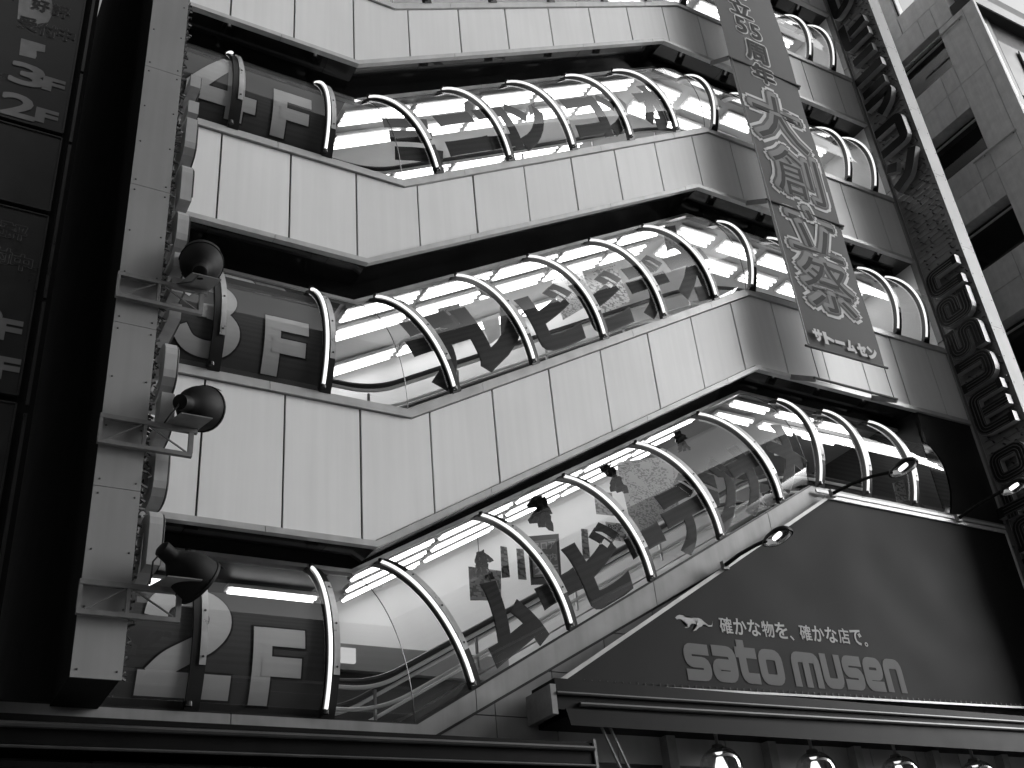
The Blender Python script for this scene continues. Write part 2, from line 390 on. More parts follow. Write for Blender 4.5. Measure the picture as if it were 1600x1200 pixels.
def poly_strip(mb, A, B, xa, xb, y0, y1):
    """prism between line A (below) and B (above) for xa..xb"""
    lo = A.clip(xa, xb); up = B.clip(xa, xb)
    mb.prism_y(lo+up[::-1], y0, y1)
GAP = .014
TOP = Line(24.6, 5.5, 12.1, 24.6)
for k in (2, 3, 4, 5):
    A = LOW[k]; B = SILL[k+1] if k < 5 else TOP
    Bt = B.offset(-.13) if k < 5 else B; At = A.offset(.075)
    # panels
    xs = [XL]+JX+[XR]
    for xa, xb in zip(xs[:-1], xs[1:]):
        mb = MB(); poly_strip(mb, At.offset(GAP), Bt.offset(-GAP), xa+GAP, xb-GAP, random.uniform(-.003, .003), .05)
        mb.build('panel', 'panel', store)
    # dark backing in the joints
    for xa, xb in zip([XL, 5.0, 8.0, 12.0], [5.0, 8.0, 12.0, XR]):
        mb = MB(); poly_strip(mb, A.offset(.02), B.offset(-.05), xa, xb, .03, .16); mb.build('backing', 'black', store)
    # trims: lower edge and sill, in lengths
    cuts = [XL, 3.6, 6.6, 9.4, 11.2, 14.2, XR]
    for xa, xb in zip(cuts[:-1], cuts[1:]):
        mb = MB(); poly_strip(mb, A, At, xa+.004, xb-.004, -.03, .06); mb.build('edge_trim', 'trim', store)
        if k < 5:
            mb = MB(); poly_strip(mb, Bt, B.offset(-.045), xa+.004, xb-.004, -.035, .05)
            poly_strip(mb, B.offset(-.042), B.offset(-.002), xa+.004, xb-.004, -.02, .05); mb.build('sill_trim', 'trim', store)
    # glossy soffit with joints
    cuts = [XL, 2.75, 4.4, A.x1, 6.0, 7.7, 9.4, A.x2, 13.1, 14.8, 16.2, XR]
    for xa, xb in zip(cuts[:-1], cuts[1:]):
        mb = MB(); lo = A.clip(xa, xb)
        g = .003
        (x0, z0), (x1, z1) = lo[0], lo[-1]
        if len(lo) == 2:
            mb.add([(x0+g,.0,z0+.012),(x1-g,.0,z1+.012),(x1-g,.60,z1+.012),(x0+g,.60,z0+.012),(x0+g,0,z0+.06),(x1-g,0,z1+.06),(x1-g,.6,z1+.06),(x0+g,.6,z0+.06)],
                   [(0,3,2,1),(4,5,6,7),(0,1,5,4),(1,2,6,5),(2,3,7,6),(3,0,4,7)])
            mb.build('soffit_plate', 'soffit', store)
    # head trim over the glass and the dark upstand to the soffit
    sl_ = SILL[k]; xe = sl_.xe
    Hn = sl_.offset(HT)
    for xa, xb in zip([XL, 4.3, 7.4, 10.4, 13.2], [4.3, 7.4, 10.4, 13.2, xe]):
        mb = MB(); lo = Hn.clip(xa, xb)
        poly_strip(mb, Hn, Hn.offset(.05), xa+.004, xb-.004, .50, .60); mb.build('head_trim', 'trim', store)
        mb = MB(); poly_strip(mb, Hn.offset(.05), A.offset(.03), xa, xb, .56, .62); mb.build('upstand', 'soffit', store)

def tube_fn(L, x0):
    """letter plane on the glass: u along the sill direction from sill point x0, v square to it"""
    sg = L.seg(x0); o = Vector((x0, L.z(x0))); t, n = (L.t, L.n) if sg == 1 else (Vector((1, 0)), Vector((0, 1)))
    def fn(u, v, d=0.): 
        q = o+t*u+n*v; return (q.x, arc(v)+d, q.y)
    return fn
def bend_text(name, body, L, x0, u, v, w, h, off, m, parent, d):
    """one character curved with the glass: cut at many heights, then bent"""
    vs, fs = fitted(body, w, h, off)
    bm = bmesh.new(); V = [bm.verts.new((x+u, y+v, 0)) for x, y in vs]
    for f in fs:
        try: bm.faces.new([V[i] for i in f])
        except ValueError: pass
    for i in range(1, 20):
        hh = i*.1
        bmesh.ops.bisect_plane(bm, geom=bm.verts[:]+bm.edges[:]+bm.faces[:], plane_co=(0, hh, 0), plane_no=(0, 1, 0))
    fn = tube_fn(L, x0)
    for p in bm.verts: p.co = Vector(fn(p.co.x, min(max(p.co.y, .01), HT-.01), d))
    bm.normal_update()
    for f in bm.faces:
        if f.normal.y > 0: f.normal_flip()
    me = bpy.data.meshes.new(name); bm.to_mesh(me); bm.free(); me.materials.append(MAT[m])
    o = bpy.data.objects.new(name, me); COL.objects.link(o); o.parent = parent; o.matrix_parent_inverse = Matrix.Translation(base_of(parent)).inverted()
    return o

for k in (2, 3, 4, 5):
    L = SILL[k]
    stops = sorted(RIBS[k]+[L.x1, L.x2, XL, L.xe])
    # glass, one curved pane for each bay (split at the two bends)
    for a, b in zip(stops[:-1], stops[1:]):
        if b-a < .05: continue
        def ed(x, h, side):
            if x in (L.x1, L.x2): p = L.edge(x, h); return p
            # a pane uses the direction of its own run
            mid = (a+b)/2
            if L.seg(mid) == 1: return (x+L.n.x*h, L.z(x)+L.n.y*h)
            return (x, L.z(x)+h)
        mb = MB(); vs = []; fs = []
        for h in HS:
            for x, sdn in ((a, 0), (b, 1)):
                px_, pz_ = ed(x, h, sdn); vs.append((px_+(.004 if sdn == 0 else -.004), arc(h), pz_))
        for i in range(len(HS)-1): fs.append((2*i, 2*i+1, 2*i+3, 2*i+2))
        mb.add(vs, fs).build('glass_pane', 'tube_glass', store, smooth=True)
        # seam at the bends
    for x in (L.x1, L.x2):
        pts = [(L.edge(x, h)[0], arc(h)-.004, L.edge(x, h)[1]) for h in HS]
        MB().tube(pts, .006, 5).build('glass_seam', 'gasket', store)
    # ribs: black gasket, flat metal strap on it, white neon tube alongside
    for x in RIBS[k]:
        slope = L.seg(x) == 1
        t, n = (L.t, L.n) if slope else (Vector((1, 0)), Vector((0, 1)))
        o = Vector((x, L.z(x)))
        def rp(u, h, out):
            # out is measured along the outward normal of the arc
            ny = (h-.68)/1.4; nn = math.sqrt(max(1-ny*ny, 0)); hh = h+ny*out
            q = o+t*u+n*hh; return (q.x, arc(h)-nn*out, q.y)
        def strap(u0, u1, o0, o1, h0, h1, nseg=14):
            vs = []; fs = []
            for i in range(nseg+1):
                h = h0+(h1-h0)*i/nseg
                vs += [rp(u0, h, o1), rp(u1, h, o1), rp(u1, h, o0), rp(u0, h, o0)]
            for i in range(nseg):
                q = 4*i; fs += [(q, q+1, q+5, q+4), (q+1, q+2, q+6, q+5), (q+2, q+3, q+7, q+6), (q+3, q, q+4, q+7)]
            fs += [(0, 3, 2, 1), (4*nseg, 4*nseg+1, 4*nseg+2, 4*nseg+3)]
            return MB().add(vs, fs)
        rb = strap(-.075, .075, -.03, .035, 0, HT+.04).build('rib', 'gasket', store, smooth=True)
        strap(.005, .072, .036, .048, .42, 1.55, 12).build('cover_strap', 'rib', rb, smooth=True)
        bl = MB()
        for hh in (.5, .98, 1.47): bl.lathe([(.0, .056), (.012, .055), (.014, .048)], rp(.038, hh, 0), Vector(rp(.038, hh, 1))-Vector(rp(.038, hh, 0)), 8)
        small(bl.build('screw', 'rivet', rb))
        h0_ = 1.55 if x < 3.2 else .05              # the first rib's tube is broken off below its top end
        pts = [rp(-.045, h0_+(1.83-h0_)*i/22, .058) for i in range(23)]
        MB().tube(pts, .021, 10).build('neon_tube', 'neon_on', rb, smooth=True)
        ho = MB()
        for hh in (.06, 1.82): ho.lathe([(0, -.02), (.034, -.018), (.034, .03), (0, .032)], rp(-.045, hh, .058), (0, 0, 1), 10)
        small(ho.build('tube_holder', 'gasket', rb))

NUM = {'2': [[(-.36,.16),(-.33,.29),(-.2,.385),(.0,.40),(.2,.365),(.325,.25),(.32,.10),(.2,-.03),(.0,-.13),(-.2,-.23),(-.33,-.36)], [(-.49,-.405),(.47,-.405)]],
       '3': [[(-.38,.22),(-.25,.36),(.0,.40),(.22,.36),(.31,.23),(.24,.09),(.06,.03),(-.12,.03)], [(.0,.02),(.2,.0),(.35,-.12),(.35,-.27),(.22,-.38),(.0,-.41),(-.26,-.37),(-.39,-.21)]],
       '4': [[(.2,.5),(.2,-.5)], [(.5,-.25),(-.5,-.25)], [(-.41,-.22),(.13,.43)]],
       'F': [[(-.33,.5),(-.33,-.5)], [(-.33,.375),(.5,.375)], [(-.33,-.02),(.44,-.02)]]}
def bend_strokes(name, ch, L, x0, u, v, w, h, grow, m, parent, d):
    mb = MB(); t = {'F': .33, '4': .25}.get(ch, .24)
    for i, st in enumerate(NUM[ch]):
        P = [Vector((a*w, b*h)) for a, b in st]
        a, b = (P[0]-P[1]).normalized(), (P[-1]-P[-2]).normalized(); P[0] = P[0]+a*grow; P[-1] = P[-1]+b*grow
        tt = t*(w if ch != 'F' else w*1.1)+2*grow
        stroke_solid(mb, P, tt, lambda x, y, dd, i=i: (x, y, i*.0012), 0, .12 if ch in '23' else 0)
    bm = bmesh.new(); V = [bm.verts.new((p[0]+u, p[1]+v, p[2])) for p in mb.v]
    for f in mb.f: bm.faces.new([V[i] for i in f])
    for i in range(1, 20): bmesh.ops.bisect_plane(bm, geom=bm.verts[:]+bm.edges[:]+bm.faces[:], plane_co=(0, i*.1, 0), plane_no=(0, 1, 0))
    fn = tube_fn(L, x0)
    for p in bm.verts: p.co = Vector(fn(p.co.x, min(max(p.co.y, .01), HT-.01), d-p.co.z))
    bm.normal_update()
    for f in bm.faces:
        if f.normal.y > 0: f.normal_flip()
    me = bpy.data.meshes.new(name); bm.to_mesh(me); bm.free(); me.materials.append(MAT[m])
    o = bpy.data.objects.new(name, me); COL.objects.link(o); o.parent = parent; o.matrix_parent_inverse = Matrix.Translation(base_of(parent)).inverted()
# floor numbers on dark film, left landing
for k, num in ((2, '2'), (3, '3'), (4, '4')):
    L = SILL[k]; top = {2: 1.26, 3: 1.55, 4: 1.88}[k]
    for xa, xb in ((XL, RIBS[k][0]), (RIBS[k][0], RIBS[k][1])):
        vs = []; fs = []; N = 14
        for i in range(N+1):
            h = .01+(top-.01)*i/N; vs += [(xa+.01, arc(h)+.022, L.zl+h), (xb-.01, arc(h)+.022, L.zl+h)]
        for i in range(N): fs.append((2*i, 2*i+1, 2*i+3, 2*i+2))
        MB().add(vs, fs).build('window_film', 'film', store, smooth=True)
    nx = {2: 2.80, 3: 2.76, 4: 2.74}[k]; nw = {2: .98, 3: .86, 4: .98}[k]
    for ch, cx, vv, ww, hh, ofs in ((num, nx, .70, nw, 1.18, .055), ('F', 3.76, .48, .56, .80, .045)):
        bend_strokes('floor_number_outline', ch, L, 2.0, cx-2.0, vv, ww, hh, .022, 'gasket', store, .018)
        bend_strokes('floor_number', ch, L, 2.0, cx-2.0, vv, ww, hh, 0., 'numeral', store, .010)
# papers above the 3F film
for x0, x1, ma in ((2.98, 3.42, 'paper'), (3.44, 3.84, 'poster_grey')):
    vs = []; fs = []
    for i in range(5):
        h = 1.56+.26*i/4; vs += [(x0, arc(h)+.03, SILL[3].zl+h), (x1, arc(h)+.03, SILL[3].zl+h)]
    for i in range(4): fs.append((2*i, 2*i+1, 2*i+3, 2*i+2))
    MB().add(vs, fs).build('window_paper', ma, store)

# product names on the sloping glass: (character, sill x, height, width, height of glyph)
WORDS = {4: [('ミ', 5.83, .60, .78, .80), ('ニ', 6.72, .60, .78, .62), ('コ', 7.42, .58, .58, .70), ('ン', 8.05, .58, .66, .78), ('コ', 9.30, .55, .74, .72), ('ン', 9.98, .55, .58, .74), ('ポ', 10.95, .62, .80, .95)],
         3: [('テ', 6.15, .62, .92, .95), ('レ', 7.00, .62, .86, .88), ('ビ', 8.05, .58, .92, .86), ('ビ', 9.05, .56, .92, .84), ('デ', 10.02, .58, .92, .92), ('オ', 11.0, .60, .95, .98)],
         2: [('ム', 6.78, .50, .80, .86), ('ー', 7.55, .50, .62, .12), ('ビ', 8.28, .50, .82, .86), ('ー', 9.05, .50, .62, .12), ('デ', 9.88, .55, .84, .95), ('ジ', 10.62, .55, .70, .92), ('カ', 11.36, .55, .80, .95), ('メ', 12.15, .58, .70, .92)]}
for k, ws in WORDS.items():
    L = SILL[k]; x0 = L.x1+.3
    for ch, x, v, ww, hh in ws:
        u = (x-x0)/L.t.x + v*.25
        bend_text('glass_letter_outline', ch, L, x0, u, v, ww, hh, .068, 'gasket', store, .018)
        bend_text('glass_letter', ch, L, x0, u, v, ww, hh, .052, 'letter', store, .012)

# broad stringer under the 2F glass, and the wall below it
L = SILL[2]
SB = L.offset(-.42)
for xa, xb in zip([.9, 3.3, 6.15, 9.0, 11.4, 13.6, 15.4], [3.3, 6.15, 9.0, 11.4, 13.6, 15.4, XR]):
    mb = MB()
    lo = SB if xa >= 5 else Line(4.62, SB.x1, SB.x2, SB.zr)
    lo = Line(4.66, 5.52, SB.x2, SB.zr)
    poly_strip(mb, lo, L.offset(-.03), xa+.005, xb-.005, -.05, .10); mb.build('stringer', 'stringer', store)
    mb = MB(); poly_strip(mb, L.offset(-.03), L.offset(-.0), xa+.005, xb-.005, -.02, .09); mb.build('glazing_bead', 'gasket', store)
W2 = Line(4.66, 5.52, SB.x2, SB.zr).offset(-.03)
gx = [5.5, 6.43, 7.26, 8.1, 8.95, 9.8, 10.65, 11.5, 12.4, 13.3, 14.2, 15.1, 16.1, XR]
gz = [4.5, 4.98, 5.56, 6.14, 6.72, 7.3, 7.88, 8.46]
for xa, xb in zip(gx[:-1], gx[1:]):
    for za, zb in zip(gz[:-1], gz[1:]):
        # clip the cell under the sloping line
        pts = []
        top = W2.clip(xa+.006, xb-.006)
        if all(z <= za+.02 for x, z in top): continue
        up = [(x, min(z, zb-.006)) for x, z in top]
        xc = None
        for (x1_, z1_), (x2_, z2_) in zip(top[:-1], top[1:]):
            for lv in (zb-.006, za+.006):
                if (z1_-lv)*(z2_-lv) < 0: xx = x1_+(lv-z1_)/(z2_-z1_)*(x2_-x1_); up.append((xx, lv))
        up = sorted(up); up = [(x, z) for x, z in up if z >= za+.005]
        if len(up) < 2: continue
        x_lo = up[0][0]
        MB().prism_y([(x_lo, za+.006), (xb-.006, za+.006)]+up[::-1], .02, .06).build('wall_tile', 'tile', store)
mb = MB(); poly_strip(mb, Line(4.3, 5.5, 12, 4.3), L.offset(-.1), XL, XR, .05, .14); mb.build('backing', 'black', store)
# dark end wall between the 2F glass and the blade sign
MB().box(15.78, XR, .02, .5, 8.9, 11.0).build('end_wall', 'black', store)
vs = [(15.76, arc(h), L.zr+h) for h in HS]+[(15.76, .62, L.zr+HT), (15.76, .62, L.zr)]
MB().add(vs+[(15.80, y, z) for x, y, z in vs], [tuple(range(len(vs))), tuple(range(2*len(vs)-1, len(vs)-1, -1))]).build('end_plate', 'soffit', store)

# inside of each tube: back wall, ceiling, floor, ends
YB = 3.5
for k in (2, 3, 4, 5):
    L = SILL[k]; C = L.offset(2.12)
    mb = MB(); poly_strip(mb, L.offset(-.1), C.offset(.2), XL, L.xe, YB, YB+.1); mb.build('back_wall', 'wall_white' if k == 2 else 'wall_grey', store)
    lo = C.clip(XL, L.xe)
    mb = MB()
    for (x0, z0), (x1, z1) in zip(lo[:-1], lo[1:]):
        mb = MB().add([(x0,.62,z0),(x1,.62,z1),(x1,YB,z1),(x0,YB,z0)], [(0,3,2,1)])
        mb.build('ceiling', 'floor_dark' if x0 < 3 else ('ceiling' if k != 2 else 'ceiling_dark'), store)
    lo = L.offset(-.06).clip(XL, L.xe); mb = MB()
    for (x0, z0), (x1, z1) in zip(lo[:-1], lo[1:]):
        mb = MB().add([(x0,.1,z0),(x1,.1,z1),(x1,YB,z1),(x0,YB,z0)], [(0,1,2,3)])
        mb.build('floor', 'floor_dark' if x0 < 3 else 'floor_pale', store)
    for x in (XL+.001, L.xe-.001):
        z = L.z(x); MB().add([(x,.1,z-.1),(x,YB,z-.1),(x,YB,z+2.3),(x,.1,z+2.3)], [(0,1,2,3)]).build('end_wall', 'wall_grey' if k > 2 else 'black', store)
# solid core behind everything, closes the building
MB().box(XL, 17.68, YB+.12, 14, .1, 24.6).build('core', 'dark_wall', store)
MB().box(XL, XR, .17, YB+.12, 22.6, 24.5).build('roof', 'dark_wall', store)
MB().box(XL-.3, 17.25, -1.9, 3.6, 27.0, 27.5).build('shade_overhang', 'panel', store)  # overhang added out of view to shade the upper panel bands
MB().box(XL, 17.2, .03, 3.6, 24.62, 26.98).build('upper_wall', 'panel', store)
# end pilaster between the facade and the right blade
for za, zb in ((4.2, 9.2), (9.22, 12.9), (12.92, 16.8), (16.82, 20.6), (20.62, 24.6)):
    MB().box(17.205, 17.30, -.03, .3, za, zb).build('pilaster', 'blade_front', store)
MB().box(1.86, 2.0, .02, 14, .1, 24.6).build('side_wall', 'dark_wall', store)

# ---------------------------------------------------------------- blade signs
def block_word(word, z_top, sc, gap, space):
    """letters of a word read upward: yields (letter, z of its start)"""
    z = z_top
    for ch in reversed(word):
        if ch == ' ': z -= space; continue
        z -= ALPHA[ch][0]*sc; yield ch, z; z -= gap
def blade_letter(parent, strokes, loops, fn, plate_fn, t=T, r=.2, lines=True):
    mb = MB()
    for st in strokes: stroke_solid(mb, st, t, fn, .13, r)
    for lp in loops: stroke_solid(mb, lp, t, fn, .13, r, True)
    o = mb.build('letter', 'letter_side', parent)
    mb = MB()
    for st in strokes: stroke_solid(mb, st, t*.97, plate_fn, 0, r)
    for lp in loops: stroke_solid(mb, lp, t*.97, plate_fn, 0, r, True)
    mb.build('letter_face', 'letter_black', o)
    if not lines: return o
    mb = MB()
    for st, cl in [(q, False) for q in strokes]+[(q, True) for q in loops]:
        P = rounded(st, r, 4, cl)
        for f in (.30, .82):
            A, B = strip_sides(P, t*f, cl)
            for side in (A, B):
                q = side if cl else side[0:]
                if not cl and len(q) > 2: q = [q[0].lerp(q[1], .2)]+q[1:-1]+[q[-1].lerp(q[-2], .2)]
                mb.tube([plate_fn(p.x, p.y, -.012) for p in q], .008, 4, cl)
    small(mb.build('neon_outline', 'neon_off', o))
    return o
def blade(label, x0, x1, ztop, zbot, seam0, face_x, sgn, loc, fm='blade_front'):
    b = thing('blade_sign', label, 'sign', loc)
    MB().box(x0+.004, x1-.004, -1.02, -.035, zbot+.02, ztop).build('core', 'blade_side', b)
    z = zbot; zs = [zbot]; z = seam0
    while z < ztop: zs.append(z); z += 1.93
    zs.append(ztop)
    rv = MB()
    for za, zb in zip(zs[:-1], zs[1:]):
        MB().box(x0, x1, -1.04, -1.021, za+.003, zb-.003).build('front_plate', fm, b)
        for f in (.04, .35, .65, .96):
            for x in (x0+.05, x1-.05):
                rv.lathe([(0, .008), (.009, .007), (.011, 0)], (x, -1.04, za+(zb-za)*f), (0, -1, 0), 6)
    small(rv.build('rivet', 'rivet', b))
    MB().box(min(face_x, face_x-sgn*.02), max(face_x, face_x-sgn*.02), -1.015, -.035, zbot+.03, ztop).build('side_plate', 'blade_face', b)
    rows = MB(); pins = MB(); z = zbot+.1
    while z < ztop:
        rows.tube([(face_x+sgn*.035, -.10, z), (face_x+sgn*.035, -.97, z+random.uniform(-.01, .01))], .010, 4)
        for y in (-.93, -.78, -.5, -.25):
            y += random.uniform(-.07, .07)
            pins.bar((face_x, y, z+.012), (face_x+sgn*.075, y+random.uniform(-.02, .02), z+random.uniform(-.03, .05)), .02, .02)
            if random.random() < .3: pins.tube([(face_x+sgn*.06, y, z), (face_x+sgn*.09, y-.05, z-.06), (face_x+sgn*.05, y-.09, z-.1)], .007, 4)
        z += .135
    small(rows.build('neon_row', 'neon_grid', b)); small(pins.build('tube_support', 'rivet', b))
    return b
KANA = [([[(.05,.88),(.95,.88)], [(.0,.55),(1.,.55)], [(.55,.4),(.5,.2),(.25,.0)]], 23.0),
        ([[(.15,1.),(.15,.12),(.55,.25),(.98,.75)]], 21.9),
        ([[(.15,1.),(.15,.14),(.95,.14)], [(.31,.56),(.95,.62)]], 20.78),
        ([[(.15,.8),(.9,.8)], [(.0,.15),(1.,.15)]], 19.72),
        ([[(.1,.9),(.9,.9)], [(.05,.5),(.9,.5),(.75,.2),(.4,.0)]], 18.62),
        ([[(.05,.86),(.86,.86),(.86,.14),(.05,.14)]], 17.5),
        ([[(.05,.8),(.35,.66)], [(.1,.06),(.6,.25),(.95,.85)]], 16.55)]
bR = blade('tall blade sign with black block letters reading upward beside the stone clad building', 17.3, 17.68, 26, 2.8, 3.0, 17.3, -1, (17.5, -.5, 2.8), 'blade_front_right')
for ch, z in block_word('sato musen', 14.34, .665, .065, .28):
    _, st, lp = ALPHA[ch]
    fn = lambda u, v, d, z=z: (17.06+d, -.98+.8*v, z+.665*u)
    pf = lambda u, v, d, z=z: (17.055+d, -.98+.8*v, z+.665*u)
    blade_letter(bR, st, lp, fn, pf)
for st, z in KANA:
    fn = lambda u, v, d, z=z: (17.06+d, -.17-.8*u, z+.82*v)
    pf = lambda u, v, d, z=z: (17.055+d, -.17-.8*u, z+.82*v)
    blade_letter(bR, st, [], fn, pf, .27, .12, False)
bL = blade('tall grey blade sign carrying three spotlight brackets, its block letters seen edge on', 1.555, 2.0, 26, 4.77, 6.65, 2.0, 1, (1.78, -.5, 4.77))
for ch, z in block_word('sato musen', 12.6, .665, .065, .18):
    _, st, lp = ALPHA[ch]
    fn = lambda u, v, d, z=z: (2.26-d, -.98+.8*v, z+.665*u)
    pf = lambda u, v, d, z=z: (2.265-d, -.98+.8*v, z+.665*u)
    blade_letter(bL, st, lp, fn, pf)

# ---------------------------------------------------------------- spotlights on their brackets
def bracket(z0, label):
    t = thing('lamp_bracket', label, 'bracket', (1.54, -1.05, z0), 'lattice brackets on the blade sign')
    z1 = z0+.285; y = -1.085
    MB().bar((1.53, y, z1), (2.50, y, z1), .05, .05).build('top_rail', 'bracket', t)
    MB().bar((1.53, y, z0), (2.46, y, z0), .05, .045).build('bottom_rail', 'bracket', t)
    for x in (1.545, 1.975, 2.44): MB().bar((x, y-.004, z0+.023), (x, y-.004, z1-.026), .035 if x < 2.4 else .05, .035, (0, 1, 0)).build('post', 'bracket', t)
    MB().bar((1.60, y-.006, z0+.03), (1.94, y-.006, z1-.03), .014, .014).build('brace', 'bracket', t)
    MB().bar((2.02, y-.006, z1-.03), (2.40, y-.006, z0+.03), .014, .014).build('brace', 'bracket', t)
    MB().add([(2.16,-1.06,z1+.028),(2.50,-1.06,z1+.028),(2.58,-1.36,z1+.028),(2.26,-1.36,z1+.028),(2.16,-1.06,z1+.04),(2.50,-1.06,z1+.04),(2.58,-1.36,z1+.04),(2.26,-1.36,z1+.04)],
             [(0,3,2,1),(4,5,6,7),(0,1,5,4),(1,2,6,5),(2,3,7,6),(3,0,4,7)][::-1]).build('plate', 'bracket', t)
    return z1+.04
def spotlight(zp, ax, label, sc=1.08):
    ax = Vector(ax).normalized(); base = Vector((2.38, -1.2, zp)); piv = base+Vector((0, 0, .17))
    t = thing('spotlight', label, 'spotlight', base)
    o = piv+Vector((0, 0, .03))-ax*.02
    prof = [(0, -.20), (.055, -.20), (.075, -.185), (.078, -.07), (.085, -.05), (.13, .0), (.182, .07), (.208, .15), (.22, .22), (.226, .27), (.236, .275), (.236, .30), (.218, .303), (.2, .24), (.1, .06), (0, .03)]
    MB().lathe([(r*sc, d*sc) for r, d in prof], o, ax, 28).build('body', 'spot_body', t, smooth=True)
    MB().lathe([(0, .275*sc), (.215*sc, .275*sc), (.215*sc, .28*sc)], o, ax, 28).build('lens', 'window_glass', t)
    v = MB(); v.lathe([(.03, -.005), (.03, .02), (.018, .03), (.016, .18)], base, (0, 0, 1), 12); v.build('stem', 'spot_body', t, smooth=True)
    side = ax.cross(Vector((0, 0, 1))).normalized()
    MB().lathe([(0, -.06), (.032, -.06), (.034, .06), (0, .06)], piv, side, 12).build('knuckle', 'spot_body', t, smooth=True)
    # hood lip and cord
    up = (Vector((0, 0, 1))-ax*ax.z).normalized(); 
    hp = MB(); vs = []; fs = []
    for i in range(9):
        a = R_(-50+100*i/8); rr = .235*sc; q = o+ax*.295*sc+(up*math.cos(a)+side*math.sin(a))*rr; vs += [q, q+ax*.09*sc]
    for i in range(8): fs.append((2*i, 2*i+2, 2*i+3, 2*i+1))
    hp.add(vs, fs).build('hood', 'spot_body', t)
    c0 = o-ax*.18*sc
    MB().tube([c0, c0+Vector((-.02, 0, -.06)), c0+Vector((-.07, .02, -.13)), Vector((2.16, -1.09, zp+.0))], .009, 6).build('cord', 'gasket', t)
for z0, ax, lb, bl in ((8.885, (.16, .62, .75), 'black bell spotlight tilted up in front of the 3F number window', 'grey lattice lamp bracket in front of the big number 3'),
                       (7.11, (.62, .66, .34), 'black bell spotlight aimed sideways in front of the blank panels below 3F', 'grey lattice lamp bracket in front of the blank panels below 3F'),
                       (5.355, (.80, .35, -.42), 'black bell spotlight drooping downward above the big number 2', 'grey lattice lamp bracket below the drooping spotlight')):
    spotlight(bracket(z0, bl), ax, lb)

# ---------------------------------------------------------------- hanging banner
bn = thing('banner', 'long grey vertical anniversary banner with outlined brush characters hung on rods', 'banner', (13.6, -.5, 10.7))
YBN = -.5
def sag(x, z): return YBN-.03*math.sin((x-12.72)/1.83*math.pi)-.02*math.sin(z*1.7)
vs = []; fs = []; NX, NZ = 10, 60
for j in range(NZ+1):
    for i in range(NX+1):
        x = 12.72+1.82*i/NX; z = 11.36+11.2*j/NZ; vs.append((x, sag(x, z), z))
for j in range(NZ):
    for i in range(NX): q = j*(NX+1)+i; fs.append((q, q+1, q+NX+2, q+NX+1))
MB().add(vs, fs).build('cloth', 'banner', bn, smooth=True)
def ban_char(ch, cx, cz, w_, h2, rot=0., o1=.05, lay=((.135, 'banner_light', .006), (.085, 'banner', .010), (.045, 'banner_mid', .014)), shear=.0):
    c, s_ = math.cos(rot), math.sin(rot)
    for off, m_, dd in lay:
        text_flat('banner_character', ch, w_, h2, off, m_, bn, lambda x, y, dd=dd: (cx+c*x-s_*y, sag(cx+c*x-s_*y, cz+s_*x+c*y)-dd, cz+s_*x+c*y), (0, -1, 0))
for ch, x, z, w_, h2 in (('創', 13.40, 20.85, .55, .55), ('立', 13.41, 20.14, .56, .50), ('周', 13.52, 18.84, .54, .55), ('年', 13.56, 18.22, .56, .48)):
    ban_char(ch, x, z, w_, h2, -.03, lay=((.12, 'banner_light', .006), (.06, 'banner', .010), (.02, 'banner_dark', .014)))
for ch, x, z in (('5', 13.28, 19.55), ('5', 13.66, 19.5)):
    ban_char(ch, x, z, .24, .46, -.05, lay=((.12, 'banner_light', .006), (.06, 'banner', .010), (.02, 'banner_dark', .014)))
for ch, x, z, w_, h2, r0 in (('大', 13.58, 16.98, 1.32, 1.42, -.05), ('創', 13.66, 15.55, 1.22, 1.22, -.03), ('立', 13.66, 14.16, 1.26, 1.10, -.03), ('祭', 13.64, 12.90, 1.24, 1.24, -.03)):
    ban_char(ch, x, z, w_, h2, r0)
    ban_char(ch, x+.03, z-.05, w_*.98, h2*.98, r0, lay=((.0, 'banner_dark', .018),))
for i, ch in enumerate('サトームセン'):
    text_flat('banner_character', ch, .19, .22 if ch != 'ー' else .03, .07, 'banner_light', bn, lambda x, y, i=i: (12.98+.255*i+x, sag(13.6, 11.6)-.02, 11.62-.012*i+y), (0, -1, 0))
for z in (18.34, 14.58, 11.36, 10.72):
    MB().tube([(12.66, YBN-.02, z), (14.60, YBN-.02, z)], .022, 8).build('rod', 'gasket', bn)
    for x in (12.68, 14.58):
        zt = z+.34 if z > 12 or z < 11 else z
        if z != 11.36: MB().bar((x, YBN-.02, z-.03), (x, -.032, zt-.04), .03, .09).build('rod_bracket', 'bracket', bn)
for x in (12.76, 14.50): MB().tube([(x, YBN-.03, 11.36), (x, YBN-.03, 11.1), (x+.01, YBN-.03, 10.73)], .008, 5).build('tie_cord', 'gasket', bn)
MB().bar((12.70, YBN-.06, 11.36), (12.70, YBN-.06, 18.3), .012, .012, (0, 1, 0)).build('edge_rope', 'gasket', bn)

# ---------------------------------------------------------------- billboard
bb = thing('billboard', 'large dark slope-topped billboard with block lettering above the shop awning', 'billboard', (12.5, -.15, 5.38))
YS = -.15
def zb_(x): return 5.37+.022*(x-7.25)
BP = [(7.22, 5.37), (16.9, zb_(16.9)), (16.9, 8.68), (12.64, 8.68)]
MB().prism_y(BP, YS, -.055).build('board', 'board', bb)
def edge_bar(a, b, nm, m_, t=.045, yy=YS-.012): MB().bar((a[0], yy, a[1]), (b[0], yy, b[1]), .03, t, (0, 0, 1)).build(nm, m_, bb)
edge_bar(BP[0], BP[1], 'frame', 'trim', .03); edge_bar(BP[3], BP[0], 'frame', 'trim', .05); edge_bar(BP[1], BP[2], 'frame', 'trim', .035)
edge_bar((12.6, 8.70), (16.9, 8.70), 'frame', 'trim', .06)
edge_bar((12.5, 8.82), (17.0, 8.82), 'top_rail', 'trim', .05, -.10)
tk = MB()
